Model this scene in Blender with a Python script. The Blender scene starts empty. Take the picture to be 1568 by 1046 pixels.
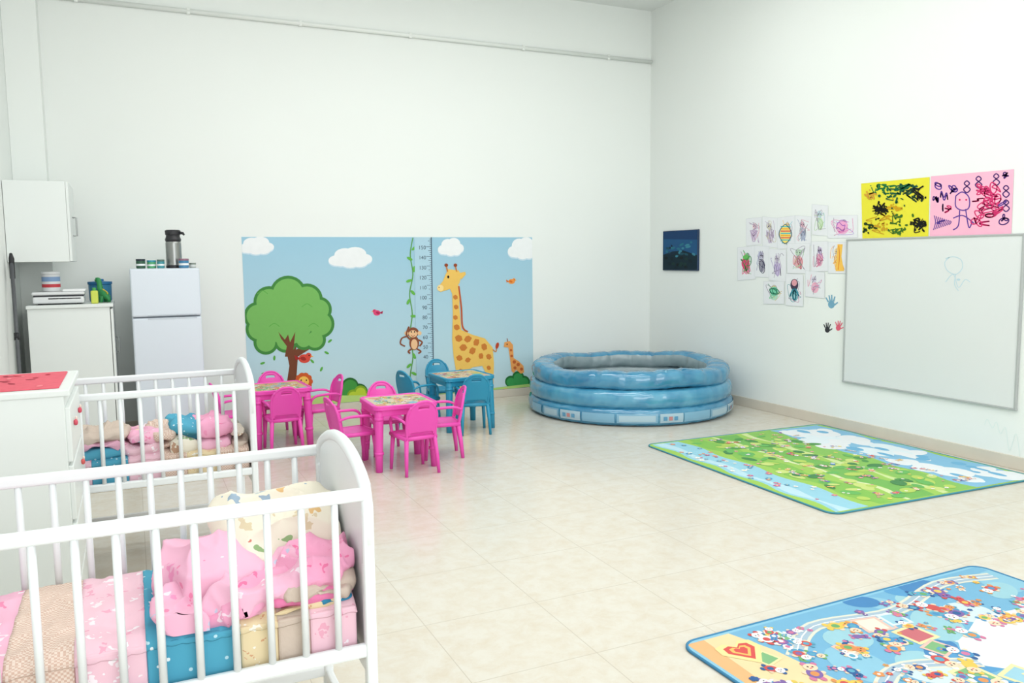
import bpy, bmesh, math, random
from mathutils import Vector, Matrix, Euler, noise
sc=bpy.context.scene
sc.view_settings.view_transform='Standard'
sc.view_settings.look='None'
# ---------------------------------------------------------------- camera
F=1274.09; PI_,YA,RO=[math.radians(a) for a in (5.786,25.007,-0.626)]
fw=Vector((math.sin(YA)*math.cos(PI_),math.cos(YA)*math.cos(PI_),-math.sin(PI_)))
r0=Vector((math.cos(YA),-math.sin(YA),0)); u0=r0.cross(fw)
rr=r0*math.cos(RO)+u0*math.sin(RO); uu=u0*math.cos(RO)-r0*math.sin(RO)
CAM=Vector((0,0,1.46))
cd=bpy.data.cameras.new('camera'); cam=bpy.data.objects.new('camera',cd); sc.collection.objects.link(cam)
M=Matrix((rr,uu,-fw)).transposed().to_4x4(); M.translation=CAM; cam.matrix_world=M
cd.sensor_width=36; cd.lens=F*36/1600; cd.clip_start=.02; sc.camera=cam
S=1600/1568
XR,YB,XL,ZC=5.39,7.81,-0.80,4.17
def un(x,y,ax,val):      # measurement -> point on a real room plane
    x=x*S-800;y=y*S-533.5
    d=rr*x-uu*y+fw*F; t=(val-CAM[ax])/d[ax]; return CAM+d*t
def back(x,y): p=un(x,y,1,YB); return (p.x,p.z)
def right(x,y): p=un(x,y,0,XR); return (p.y,p.z)
# ---------------------------------------------------------------- materials
def lin(c):
    c=c/255; return c/12.92 if c<=.04045 else ((c+.055)/1.055)**2.4
def L(c): return (lin(c[0]),lin(c[1]),lin(c[2]),1)
MC={}
def mat(c,rough=.55,var=.04,scale=6,spec=.4,name=None,bump=0,alpha=1,coat=0,trans=0):
    key=(tuple(c),rough,var,scale,bump,coat,trans,spec)
    if key in MC: return MC[key]
    m=bpy.data.materials.new(name or 'mat_%02x%02x%02x'%tuple(int(v) for v in c)); m.use_nodes=True
    nt=m.node_tree; b=nt.nodes['Principled BSDF']
    b.inputs['Roughness'].default_value=rough; b.inputs['Specular IOR Level'].default_value=spec
    if coat: b.inputs['Coat Weight'].default_value=coat; b.inputs['Coat Roughness'].default_value=.08
    tc=nt.nodes.new('ShaderNodeTexCoord'); n=nt.nodes.new('ShaderNodeTexNoise'); n.inputs['Scale'].default_value=scale; n.inputs['Detail'].default_value=1
    nt.links.new(tc.outputs['Object'],n.inputs['Vector'])
    mx=nt.nodes.new('ShaderNodeMix'); mx.data_type='RGBA'
    a=L(c); mx.inputs[6].default_value=tuple(v*(1-var) for v in a[:3])+(1,); mx.inputs[7].default_value=tuple(min(1,v*(1+var)) for v in a[:3])+(1,)
    nt.links.new(n.outputs['Fac'],mx.inputs[0]); nt.links.new(mx.outputs[2],b.inputs['Base Color'])
    if bump:
        bp=nt.nodes.new('ShaderNodeBump'); bp.inputs['Strength'].default_value=bump; bp.inputs['Distance'].default_value=.01
        n2=nt.nodes.new('ShaderNodeTexNoise'); n2.inputs['Scale'].default_value=scale*8; nt.links.new(tc.outputs['Object'],n2.inputs['Vector'])
        nt.links.new(n2.outputs['Fac'],bp.inputs['Height']); nt.links.new(bp.outputs[0],b.inputs['Normal'])
    MC[key]=m; return m
def printed(name,base,cols,scale=14,thr=.28,rough=.9,base2=None,dist=.45):
    m=bpy.data.materials.new(name); m.use_nodes=True; nt=m.node_tree; b=nt.nodes['Principled BSDF']; N=nt.nodes.new; K=nt.links.new
    b.inputs['Roughness'].default_value=rough; b.inputs['Specular IOR Level'].default_value=.15
    tc=N('ShaderNodeTexCoord'); nz=N('ShaderNodeTexNoise'); nz.inputs['Scale'].default_value=scale*2.6; nz.inputs['Detail'].default_value=1
    K(tc.outputs['Object'],nz.inputs['Vector'])
    ad=N('ShaderNodeMix'); ad.data_type='RGBA'; ad.blend_type='ADD'; ad.inputs[0].default_value=dist/scale*3
    K(tc.outputs['Object'],ad.inputs[6]); K(nz.outputs['Color'],ad.inputs[7])
    v=N('ShaderNodeTexVoronoi'); v.inputs['Scale'].default_value=scale; K(ad.outputs[2],v.inputs['Vector'])
    lt=N('ShaderNodeMath'); lt.operation='LESS_THAN'; lt.inputs[1].default_value=thr; K(v.outputs['Distance'],lt.inputs[0])
    sp=N('ShaderNodeSeparateColor'); K(v.outputs['Color'],sp.inputs[0])
    cr=N('ShaderNodeValToRGB'); cr.color_ramp.interpolation='CONSTANT'
    e=cr.color_ramp.elements
    while len(e)<len(cols): e.new(.5)
    for i,c in enumerate(cols): e[i].position=i/len(cols)
    for i,c in enumerate(cols): e[i].color=L(c)
    K(sp.outputs[0],cr.inputs[0])
    bm=N('ShaderNodeMix'); bm.data_type='RGBA'; bm.inputs[6].default_value=L(base); bm.inputs[7].default_value=L(base2 or base)
    n3=N('ShaderNodeTexNoise'); n3.inputs['Scale'].default_value=3; n3.inputs['Detail'].default_value=0; K(tc.outputs['Object'],n3.inputs['Vector'])
    K(n3.outputs['Fac'],bm.inputs[0])
    mx=N('ShaderNodeMix'); mx.data_type='RGBA'; K(lt.outputs[0],mx.inputs[0]); K(bm.outputs[2],mx.inputs[6]); K(cr.outputs[0],mx.inputs[7])
    K(mx.outputs[2],b.inputs['Base Color']); return m
def plaid(name,a,c,scale):
    m=bpy.data.materials.new(name); m.use_nodes=True; nt=m.node_tree; b=nt.nodes['Principled BSDF']; N=nt.nodes.new; K=nt.links.new
    b.inputs['Roughness'].default_value=.9
    tc=N('ShaderNodeTexCoord'); ck=N('ShaderNodeTexChecker'); ck.inputs['Scale'].default_value=scale; ck.inputs[1].default_value=L(a); ck.inputs[2].default_value=L(c)
    K(tc.outputs['Object'],ck.inputs['Vector']); K(ck.outputs[0],b.inputs['Base Color']); return m
# ---------------------------------------------------------------- mesh builder
class MB:
    def __init__(s): s.v=[];s.f=[];s.m=[];s.sm=[];s.mats=[];s.M=Matrix.Identity(4)
    def mi(s,m):
        if m not in s.mats: s.mats.append(m)
        return s.mats.index(m)
    def add(s,vs,fs,m,smooth=False):
        o=len(s.v); k=s.mi(m); s.v+= [tuple(s.M@Vector(p)) for p in vs]
        for f in fs: s.f.append(tuple(i+o for i in f)); s.m.append(k); s.sm.append(smooth)
    def obj(s,name,loc=(0,0,0),rz=0):
        me=bpy.data.meshes.new(name); me.from_pydata(s.v,[],s.f)
        for m in s.mats: me.materials.append(m)
        me.polygons.foreach_set('material_index',s.m); me.polygons.foreach_set('use_smooth',s.sm); me.update()
        o=bpy.data.objects.new(name,me); o.location=loc; o.rotation_euler=(0,0,rz); sc.collection.objects.link(o); return o
    def box(s,c,d,m,bev=.004,rot=None,seg=2):
        bm=bmesh.new(); bmesh.ops.create_cube(bm,size=1)
        for v in bm.verts: v.co=Vector((v.co.x*d[0],v.co.y*d[1],v.co.z*d[2]))
        bev=min(bev,min(d)*.45)
        if bev>0: bmesh.ops.bevel(bm,geom=bm.edges[:],offset=bev,segments=seg,profile=.5,affect='EDGES')
        R=Matrix.Translation(c)
        if rot: R=R@Euler(rot).to_matrix().to_4x4()
        bm.verts.ensure_lookup_table()
        s.add([R@v.co for v in bm.verts],[[v.index for v in f.verts] for f in bm.faces],m); bm.free()
    def tube(s,pts,rad,m,n=10,flat=1,cap=True,up=(0,0,1),smooth_path=0):
        pts=[Vector(p) for p in pts]
        if not hasattr(rad,'__len__'): rad=[rad]*len(pts)
        if smooth_path: pts,rad=crom(pts,rad,smooth_path)
        vs=[];fs=[];prev=None
        for i,p in enumerate(pts):
            t=(pts[min(i+1,len(pts)-1)]-pts[max(i-1,0)]).normalized()
            if prev is None:
                a=Vector(up); 
                if abs(a.dot(t))>.95: a=Vector((1,0,0))
            else: a=prev
            x=(a-t*a.dot(t)).normalized(); prev=x; y=t.cross(x)
            for k in range(n):
                q=2*math.pi*k/n; vs.append(p+x*math.cos(q)*rad[i]*flat+y*math.sin(q)*rad[i])
        for i in range(len(pts)-1):
            for k in range(n): fs.append((i*n+k,i*n+(k+1)%n,(i+1)*n+(k+1)%n,(i+1)*n+k))
        if cap: fs.append(tuple(range(n))[::-1]); fs.append(tuple((len(pts)-1)*n+k for k in range(n)))
        s.add(vs,fs,m,True)
    def lathe(s,prof,m,c=(0,0,0),n=32,mats=None):
        vs=[];k=len(prof)
        for j in range(n):
            a=2*math.pi*j/n
            for r,z in prof: vs.append((c[0]+r*math.cos(a),c[1]+r*math.sin(a),c[2]+z))
        for i in range(k-1):
            fs=[(j*k+i,((j+1)%n)*k+i,((j+1)%n)*k+i+1,j*k+i+1) for j in range(n)]
            sub=sorted({q for f in fs for q in f}); mp={q:w for w,q in enumerate(sub)}
            s.add([vs[q] for q in sub],[[mp[q] for q in f] for f in fs],mats[i] if mats else m,True)
    def shell(s,fn,nu,nv,th,m,mask=None):
        P=[[Vector(fn(i/nu,j/nv)) for j in range(nv+1)] for i in range(nu+1)]
        vs=[];idx={}
        for i in range(nu+1):
            for j in range(nv+1):
                a=P[min(i+1,nu)][j]-P[max(i-1,0)][j]; b=P[i][min(j+1,nv)]-P[i][max(j-1,0)]; nn=a.cross(b)
                nn=nn.normalized() if nn.length>1e-9 else Vector((0,0,1))
                idx[i,j]=len(vs); vs.append(P[i][j]+nn*th/2); vs.append(P[i][j]-nn*th/2)
        keep={(i,j) for i in range(nu) for j in range(nv) if not(mask and mask((i+.5)/nu,(j+.5)/nv))}
        fs=[];side=[]
        for i,j in sorted(keep):
            a,b,c,d=idx[i,j],idx[i+1,j],idx[i+1,j+1],idx[i,j+1]
            fs.append((a,b,c,d)); fs.append((d+1,c+1,b+1,a+1))
            for (ni,nj),(p,q) in (((i,j-1),(a,b)),((i+1,j),(b,c)),((i,j+1),(c,d)),((i-1,j),(d,a))):
                if (ni,nj) not in keep: side.append((q,p,p+1,q+1))
        s.add(vs,fs+side,m,True)
    def slab(s,out,z0,z1,m,bev=.004,mtop=None):
        n=len(out); cx=sum(p[0] for p in out)/n; cy=sum(p[1] for p in out)/n
        def ins(e): 
            r=[]
            for x,y in out:
                d=Vector((x-cx,y-cy)); l=d.length; d*= (l-e)/l; r.append((cx+d.x,cy+d.y))
            return r
        a=[(x,y,z0) for x,y in out]; b=[(x,y,z1-bev) for x,y in out]; c=[(x,y,z1) for x,y in ins(bev)]
        fs=[(i,(i+1)%n,n+(i+1)%n,n+i) for i in range(n)]+[(n+i,n+(i+1)%n,2*n+(i+1)%n,2*n+i) for i in range(n)]
        s.add(a+b+c,fs+[tuple(range(n))[::-1]],m); s.add(c,[tuple(range(n))],mtop or m)
    def lump(s,c,r,m,rot=(0,0,0),e=.8,amp=.02,ns=6,n=56,seed=0,flatb=None,mf=None,sq=(1,1),lim=None):
        vs=[];fs=[];h=n//2
        R=Matrix.Translation(c)@Euler(rot).to_matrix().to_4x4()
        sg=lambda v,p: math.copysign(abs(v)**p,v)
        for i in range(h+1):
            ph=-math.pi/2+math.pi*i/h
            for j in range(n):
                t=2*math.pi*j/n
                x=sg(math.cos(ph),e)*sg(math.cos(t),e*sq[0]); y=sg(math.cos(ph),e)*sg(math.sin(t),e*sq[0]); z=sg(math.sin(ph),sq[1])
                p=Vector((x*r[0],y*r[1],z*r[2])); q=p+Vector((seed*3.1,seed*1.7,seed))
                q=q+.035*noise.noise_vector(q*5)
                d=(1-abs(noise.noise(q*ns)))**3*1.5-.7+.45*((1-abs(noise.noise(Vector((q.x*ns*2.2,q.y*ns*1.1,q.z*ns*2.2))+Vector((5,5,5)))))**4-.4)
                nn=Vector((x/r[0],y/r[1],z/r[2])); nn=nn.normalized() if nn.length>0 else Vector((0,0,1))
                p=R@(p+nn*d*amp)
                if flatb is not None and p.z<flatb: p.z=flatb+(p.z-flatb)*.05
                if lim: p.x=min(max(p.x,lim[0]),lim[1]); p.y=min(max(p.y,lim[2]),lim[3])
                vs.append(p)
        for i in range(h):
            for j in range(n): fs.append((i*n+j,i*n+(j+1)%n,(i+1)*n+(j+1)%n,(i+1)*n+j))
        s.add(vs,fs,m,True)
    def folded(s,c,d,layers,mats,rz=0,seed=0):
        h=d[2]/layers
        for k in range(layers):
            R=random.Random(seed*10+k); m=mats[k%len(mats)]
            s.lump((c[0]+R.uniform(-.01,.01),c[1]+R.uniform(-.014,.014),c[2]+h*(k+.5)),(d[0]/2,d[1]/2,h*.58),m,(R.uniform(-.04,.04),R.uniform(-.12,.12),rz+R.uniform(-.12,.12)),.42,.022,8,n=60,seed=seed+k,sq=(.9,.7))
def crom(pts,rad,k):
    P=[];R=[];n=len(pts)
    for i in range(n-1):
        p0,p1,p2,p3=pts[max(i-1,0)],pts[i],pts[i+1],pts[min(i+2,n-1)]
        for j in range(k):
            t=j/k
            P.append(.5*((2*p1)+(p2-p0)*t+(2*p0-5*p1+4*p2-p3)*t*t+(3*p1-p0-3*p2+p3)*t**3)); R.append(rad[i]*(1-t)+rad[i+1]*t)
    P.append(pts[-1]);R.append(rad[-1]); return P,R
def rrect(w,h,r,cx=0,cy=0,n=6):
    o=[]
    for sx,sy,a0 in ((1,1,0),(-1,1,90),(-1,-1,180),(1,-1,270)):
        for k in range(n+1):
            a=math.radians(a0+90*k/n); o.append((cx+sx*(w/2-r)+r*math.cos(a),cy+sy*(h/2-r)+r*math.sin(a)))
    return o
# ---------------------------------------------------------------- flat artwork (paint on real flat sheets)
class Art:
    def __init__(s,mb,place,fmap=None,step=.00002,clamp=None,rough=.7):
        s.mb=mb;s.place=place;s.map=fmap or (lambda x,y:(x,y));s.z=.0;s.step=step;s.clamp=clamp;s.rough=rough;s.cnt=0;s.base=0
    def layer(s):   # start a new small motif: keep the whole print paper thin
        s.cnt+=1; s.z=s.base+(s.cnt%8)*.00012
    def poly(s,pts,c,m=None):
        q=[s.map(*p) for p in pts]
        if s.clamp: a,b,cc,d=s.clamp; q=[(min(max(x,a),b),min(max(y,cc),d)) for x,y in q]
        s.z+=s.step; s.mb.add([s.place(x,y,s.z) for x,y in q],[tuple(range(len(q)))],m or mat(c,s.rough,.03,20,.2))
    def disc(s,x,y,rx,ry,c,rot=0,n=20):
        a=math.radians(rot); ca,sa=math.cos(a),math.sin(a)
        s.poly([(x+rx*math.cos(t)*ca-ry*math.sin(t)*sa,y+rx*math.cos(t)*sa+ry*math.sin(t)*ca) for t in [2*math.pi*k/n for k in range(n)]],c)
    def stroke(s,pts,w,c,w2=None):
        q=[Vector(p) for p in pts]; Lf=[];Rt=[]; n=len(q)
        for i in range(n):
            t=q[min(i+1,n-1)]-q[max(i-1,0)]
            if t.length<1e-9: t=Vector((1,0))
            t.normalize(); nn=Vector((-t.y,t.x)); ww=(w+( (w2 if w2 is not None else w)-w)*i/(n-1))/2
            Lf.append(q[i]+nn*ww); Rt.append(q[i]-nn*ww)
        vs=[s.map(*p) for p in Lf]+[s.map(*p) for p in Rt]
        if s.clamp: a,b,cc,d=s.clamp; vs=[(min(max(x,a),b),min(max(y,cc),d)) for x,y in vs]
        s.z+=s.step
        s.mb.add([s.place(x,y,s.z) for x,y in vs],[(i,i+1,n+i+1,n+i) for i in range(n-1)],mat(c,s.rough,.03,20,.2))
    def curve(s,pts,w,c,w2=None,k=6):
        P,_=crom([Vector((p[0],p[1],0)) for p in pts],[0]*len(pts),k); s.stroke([(p.x,p.y) for p in P],w,c,w2)
    def scrib(s,x,y,r,c,w,seed,n=40,ry=None,loops=3):
        R=random.Random(seed); ry=ry or r; a=[R.uniform(.3,1) for _ in range(4)]; f=[R.randint(1,loops),R.randint(1,loops+1),R.randint(1,loops+2),R.randint(1,loops)]; ph=[R.uniform(0,6.3) for _ in range(4)]
        P=[]; n=int(n*1.6)
        for i in range(n+1):
            t=2*math.pi*i/n
            P.append((x+r*(a[0]*math.sin(f[0]*t+ph[0])+a[1]*math.sin(f[1]*t+ph[1]))/(a[0]+a[1]),y+ry*(a[2]*math.sin(f[2]*t+ph[2])+a[3]*math.cos(f[3]*t+ph[3]))/(a[2]+a[3])))
        s.stroke(P,w,c)
# ---------------------------------------------------------------- room
wallm=mat((237,241,238),.75,.012,1.2,.15,'wall_paint')
ceilm=mat((238,241,239),.8,.01,1,.1,'ceiling_paint')
def quad(name,vs,m,th):
    t=Vector(th); v=[Vector(p) for p in vs]; w=v+[p+t for p in v]
    b=MB(); b.add(w,[(0,1,2,3),(7,6,5,4),(0,4,5,1),(1,5,6,2),(2,6,7,3),(3,7,4,0)],m); return b.obj(name)
Y0=-3.0
quad('wall_back',[(XL-.2,YB,0),(XR+.2,YB,0),(XR+.2,YB,ZC),(XL-.2,YB,ZC)],wallm,(0,.2,0))
quad('wall_right',[(XR,YB,0),(XR,Y0,0),(XR,Y0,ZC),(XR,YB,ZC)],wallm,(.2,0,0))
quad('wall_left',[(XL,Y0,0),(XL,YB,0),(XL,YB,ZC),(XL,Y0,ZC)],wallm,(-.2,0,0))
quad('ceiling',[(XL-.2,YB+.2,ZC),(XR+.2,YB+.2,ZC),(XR+.2,Y0,ZC),(XL-.2,Y0,ZC)],ceilm,(0,0,.2))
fm=bpy.data.materials.new('floor_tiles'); fm.use_nodes=True; nt=fm.node_tree; b=nt.nodes['Principled BSDF']; N=nt.nodes.new; K=nt.links.new
tc=N('ShaderNodeTexCoord'); br=N('ShaderNodeTexBrick'); br.offset=0; br.squash=1
br.inputs['Scale'].default_value=1; br.inputs['Brick Width'].default_value=.5; br.inputs['Row Height'].default_value=.5; br.inputs['Mortar Size'].default_value=.0022; br.inputs['Mortar Smooth'].default_value=.3
K(tc.outputs['Object'],br.inputs['Vector'])
n1=N('ShaderNodeTexNoise'); n1.inputs['Scale'].default_value=11; n1.inputs['Detail'].default_value=6; n1.inputs['Roughness'].default_value=.72; n1.inputs['Distortion'].default_value=.3; K(tc.outputs['Object'],n1.inputs['Vector'])
cr=N('ShaderNodeValToRGB'); cr.color_ramp.elements[0].position=.34; cr.color_ramp.elements[0].color=L((210,200,183)); cr.color_ramp.elements[1].position=.6; cr.color_ramp.elements[1].color=L((216,211,200))
K(n1.outputs['Fac'],cr.inputs[0]); K(cr.outputs[0],br.inputs['Color1']); K(cr.outputs[0],br.inputs['Color2']); br.inputs['Mortar'].default_value=L((194,185,170))
K(br.outputs['Color'],b.inputs['Base Color']); b.inputs['Roughness'].default_value=.2; b.inputs['Specular IOR Level'].default_value=.4
quad('floor',[(XL-.2,Y0,0),(XR+.2,Y0,0),(XR+.2,YB+.2,0),(XL-.2,YB+.2,0)],fm,(0,0,-.1))
skirt=mat((214,206,192),.4,.05,8)
def bb(name,c,d):
    b=MB(); b.box(c,d,skirt,.003); return b.obj(name)
bb('baseboard_back',((XL+XR)/2,YB-.006,.04),(XR-XL-.02,.012,.08))
bb('baseboard_right',(XR-.006,(YB+Y0)/2,.045),(.012,YB-Y0-.04,.09))
bb('baseboard_left',(XL+.006,(YB-.3+Y0)/2,.045),(.012,YB-Y0-.4,.09))
b=MB(); b.box((XL+.12,YB-.1,ZC/2),(.24,.2,ZC),wallm,.004); b.obj('wall_pillar')
b=MB(); cw=mat((234,238,234),.5,.02); 
b.tube([(XL+.25,YB-.021,3.62),(XR-.01,YB-.021,3.62)],.020,cw,12)
for px in (290,627,120,460,800,930):
    x=back(px,60)[0]; b.box((x,YB-.018,3.62),(.03,.042,.052),cw,.006)
b.obj('conduit_pipe')
# ---------------------------------------------------------------- mural
b=MB(); A=Art(b,lambda x,y,z:(x,YB-.0034-z,y),back,clamp=(.94,3.89,.085,1.685),rough=.55)
skym=bpy.data.materials.new('mural_sky_print'); skym.use_nodes=True; nt=skym.node_tree; N=nt.nodes.new; K=nt.links.new
tc=N('ShaderNodeTexCoord'); sp=N('ShaderNodeSeparateXYZ'); K(tc.outputs['Object'],sp.inputs[0]); cr=N('ShaderNodeValToRGB')
cr.color_ramp.elements[0].color=L((196,222,229)); cr.color_ramp.elements[1].color=L((150,197,219)); mr=N('ShaderNodeMapRange'); mr.inputs[1].default_value=.1; mr.inputs[2].default_value=1.7
K(sp.outputs[2],mr.inputs[0]); K(mr.outputs[0],cr.inputs[0]); K(cr.outputs[0],nt.nodes['Principled BSDF'].inputs['Base Color']); nt.nodes['Principled BSDF'].inputs['Roughness'].default_value=.5
b.box((2.415,YB-.0015,.885),(2.95,.003,1.60),skym,0)
W=(240,243,244)
def cloud(x,y,w,h):
    for c,dy in (((200,222,236),1.5),(W,-.5)):
        for fx,fy,r in ((-.32,.18,.2),(-.12,-.1,.26),(.12,-.15,.27),(.33,.1,.2),(.0,.2,.26),(-.22,.2,.2),(.22,.22,.22)):
            A.disc(x+fx*w,y+fy*h+dy,r*w,r*h*1.35,c)
cloud(392,376,52,26); cloud(536,394,64,30); cloud(690,378,38,26); cloud(800,380,44,32)
dk=(66,134,62); lg=(120,184,96); tr=(116,66,44)
A.poly([(437,600),(443,560),(438,535),(428,515),(434,512),(444,528),(452,510),(459,514),(453,535),(470,528),(484,524),(494,520),(495,524),(478,532),(456,546),(454,575),(457,603)],tr)
crown=[(441,450,28),(412,462,24),(470,458,24),(395,484,22),(488,474,20),(396,504,20),(490,496,22),(407,524,19),(482,520,17),(437,522,18),(465,520,16),(440,486,46)]
for x,y,r in crown: A.disc(x,y,r,r,dk,n=28)
for x,y,r in crown: A.disc(x,y,r-4.5,r-4.5,lg,n=28)
A.poly([(436,546),(439,530),(430,518),(426,508),(436,520),(441,512),(444,524),(452,508),(450,528),(447,546)],tr)
for x,y in ((402,450),(470,470),(420,500),(480,500)): A.curve([(x-8,y),(x,y-5),(x+8,y)],1.2,(96,170,76))
def leafs(pts,c,r=4):
    for i,(x,y) in enumerate(pts): A.disc(x,y,r,r*.45,c,rot=(i*67)%180-40,n=8)
leafs([(505,522),(500,540),(420,548),(402,556),(478,553),(492,565),(404,572)],(90,170,70))
def bird(x,y,r,c,d,f=1):
    A.disc(x,y,r,r*.75,c); A.disc(x-f*r*.7,y-r*.5,r*.5,r*.5,c); A.poly([(x+f*r*.6,y),(x+f*r*1.7,y-r*.6),(x+f*r*1.5,y+r*.3)],d)
    A.poly([(x-f*r*1.1,y-r*.6),(x-f*r*1.6,y-r*.3),(x-f*r*1.1,y-r*.3)],(240,160,40)); A.disc(x+f*r*.2,y,r*.5,r*.32,d,rot=20); A.disc(x-f*r*.8,y-r*.55,r*.12,r*.12,(20,20,20),n=6)
bird(577,479,5.5,(226,70,120),(170,40,80)); bird(783,431,5,(240,150,70),(214,110,40),-1); bird(466,549,9,(214,74,60),(160,44,40),-1)
for k in range(10):
    a=k*.628; A.disc(465+9*math.cos(a),584+9*math.sin(a),5,5,(206,92,44))
A.disc(465,584,8,8,(246,196,92)); A.disc(466,600,9,9,(246,190,84)); A.disc(461,582,1.1,1.4,(30,20,20),n=6); A.disc(469,582,1.1,1.4,(30,20,20),n=6); A.disc(465,586,1.6,1,(120,50,30),n=6)
def bush(L_,c1,c2):
    for x,y,r in L_: A.disc(x,y,r,r,c1)
    for x,y,r in L_: A.disc(x,y+1,r-2.2,r-2.2,c2)
bush([(521,599,13),(536,591,13),(550,600,13),(536,604,14)],(38,104,46),(66,150,66))
bush([(541,606,10),(552,600,10),(558,607,9)],(130,170,40),(186,208,60))
bush([(782,584,9),(793,577,9),(802,584,9),(792,588,10)],(36,112,56),(60,156,84))
A.poly([(560,612),(700,600),(815,587),(815,594),(560,617)],(178,214,124))
A.poly([(369,622),(440,606),(560,605),(560,619),(369,632)],(186,218,130))
A.curve([(632,364),(628,390),(632,420),(627,450),(631,480),(628,510),(632,545),(628,575),(630,598)],1.6,(96,160,80))
leafs([(634,380),(627,396),(634,412),(626,430),(632,448),(625,462),(633,484),(634,545),(626,560),(634,572),(627,585)],(104,182,76),5)
A.poly([(634,363),(660,363),(664,600),(638,602)],(176,210,226))
A.stroke([(660,363),(664,600)],1.4,(60,76,96))
for k in range(0,161,2):
    z=k/100+.08
    y=363+(1.68-z)*147.5
    xx=660+(y-363)*.017
    ln=8 if k%10==0 else (5 if k%10==6 else 3)
    if z<1.67: A.stroke([(xx-ln,y),(xx,y)],.7,(60,70,90)); A.z-=A.step
for k in range(40,161,10):
    z=k/100+.08; 
    if z>1.66: continue
    cu=bpy.data.curves.new('n','FONT'); cu.body=str(k); cu.size=.052; cu.align_x='RIGHT'; cu.align_y='CENTER'
    to=bpy.data.objects.new('n',cu); sc.collection.objects.link(to); dg=bpy.context.evaluated_depsgraph_get(); me=bpy.data.meshes.new_from_object(to.evaluated_get(dg))
    x0=2.70
    zz=A.z+.0034+.0002
    b.add([(x0+v.co.x,YB-zz,z+v.co.y) for v in me.vertices],[tuple(p.vertices) for p in me.polygons],mat((50,60,80),.6,.03,20,.2))
    bpy.data.objects.remove(to); bpy.data.meshes.remove(me)
A.z+=.0003
mk=(140,80,56); mf=(240,196,150)
A.curve([(620,530),(613,526),(615,518),(622,515)],2.2,mk); A.disc(634,525,7.5,11,mk); A.disc(634,527,5,8,mf); A.disc(632,509,9,8,mk); A.disc(622,510,3.2,3.2,mf); A.disc(642,510,3.2,3.2,mf); A.disc(632,511,6.5,5.5,mf)
A.disc(629.5,508,1.1,1.4,(30,20,20),n=6); A.disc(634.5,508,1.1,1.4,(30,20,20),n=6); A.curve([(629,513),(632,515),(635,513)],.8,(160,60,50))
for q in ([(628,520),(622,512),(626,500)],[(640,520),(646,524),(642,530)],[(630,534),(625,538),(628,541)],[(638,534),(644,538),(640,541)]): A.curve(q,2.6,mk)
gy=(240,196,100); go=(206,126,56)
A.poly([(686,436),(700,432),(703,440),(703,470),(706,505),(722,512),(742,518),(754,532),(756,556),(755,600),(745,600),(744,572),(738,560),(724,562),(714,568),(711,600),(700,600),(699,575),(694,545),(692,520),(693,480),(692,450)],gy)
A.poly([(686,412),(702,414),(706,422),(703,434),(694,440),(684,444),(674,447),(670,440),(678,430),(682,420)],gy)
A.disc(674,441,5,5,(250,220,150)); A.disc(686,424,1.7,2.4,(30,20,20),n=8); A.disc(672,440,.9,.9,(120,70,40),n=6)
A.poly([(702,418),(712,416),(713,420),(706,428)],gy); 
for x in (684,698): A.stroke([(x+1,416),(x-1,407)],2,go); A.disc(x-1,406,2.8,2.8,(150,70,40),n=10)
A.curve([(702,438),(706,470),(708,500),(716,508)],2.5,(190,90,50))
for x,y,r in ((697,455,4),(698,470,4),(697,486,4),(699,501,5),(702,518,6),(716,519,6),(729,524,6),(741,531,6),(709,532,6),(723,537,6),(736,545,5),(748,546,5),(703,548,5),(716,551,4.5),(748,563,4),(705,568,4),(749,580,3),(704,585,3)): A.poly([(x+r*(1+.18*((i*7+int(x))%3-1))*math.cos(i*1.05+x)*.9,y+r*.95*math.sin(i*1.05+x)) for i in range(6)],go)
A.curve([(754,535),(759,538),(760,530)],1.5,go); A.disc(761,529,2.5,5,(190,70,40),rot=15)
A.poly([(772,524),(780,522),(785,528),(786,548),(794,553),(801,560),(802,570),(797,572),(790,566),(786,571),(783,568),(780,545),(778,532),(771,531)],(232,160,90))
for x,y,r in ((782,536,2),(783,545,2.2),(787,554,2.8),(793,558,2.8),(798,565,2.5),(788,563,2.5)): A.disc(x,y,r,r,(190,96,50),n=7)
A.stroke([(777,523),(776,518)],1.2,(150,80,50)); A.disc(776,527,1,1.2,(30,20,20),n=6)
A.disc(774,600,6,6,(240,210,120)); 
b.obj('wall_mural')
# ---------------------------------------------------------------- whiteboard
b=MB(); zt,zb,ya,yb=1.585,.41,4.96,3.49
wb=mat((224,228,228),.25,.01,2,.5,'whiteboard_enamel'); al=mat((176,180,180),.35,.03)
b.box((XR-.010,(ya+yb)/2,(zt+zb)/2),(.012,ya-yb,zt-zb),wb,0)
for c,d in (((XR-.012,(ya+yb)/2,zt),(.022,ya-yb+.02,.014)),((XR-.012,(ya+yb)/2,zb),(.022,ya-yb+.02,.014)),((XR-.012,ya,(zt+zb)/2),(.022,.014,zt-zb)),((XR-.012,yb,(zt+zb)/2),(.022,.014,zt-zb))): b.box(c,d,al,.003)
A=Art(b,lambda x,y,z:(XR-.0165-z,x,y),right,rough=.5)
lb=(186,212,224)
A.curve([(1450,396),(1462,393),(1474,398),(1476,410),(1466,420),(1453,414),(1449,402),(1456,394)],1.1,lb); A.curve([(1450,432),(1462,420),(1470,440),(1480,428),(1488,432)],1,lb); A.curve([(1466,420),(1464,435),(1470,445)],1,lb); A.disc(1470,428,3,1.6,lb)
b.obj('whiteboard')
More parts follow.
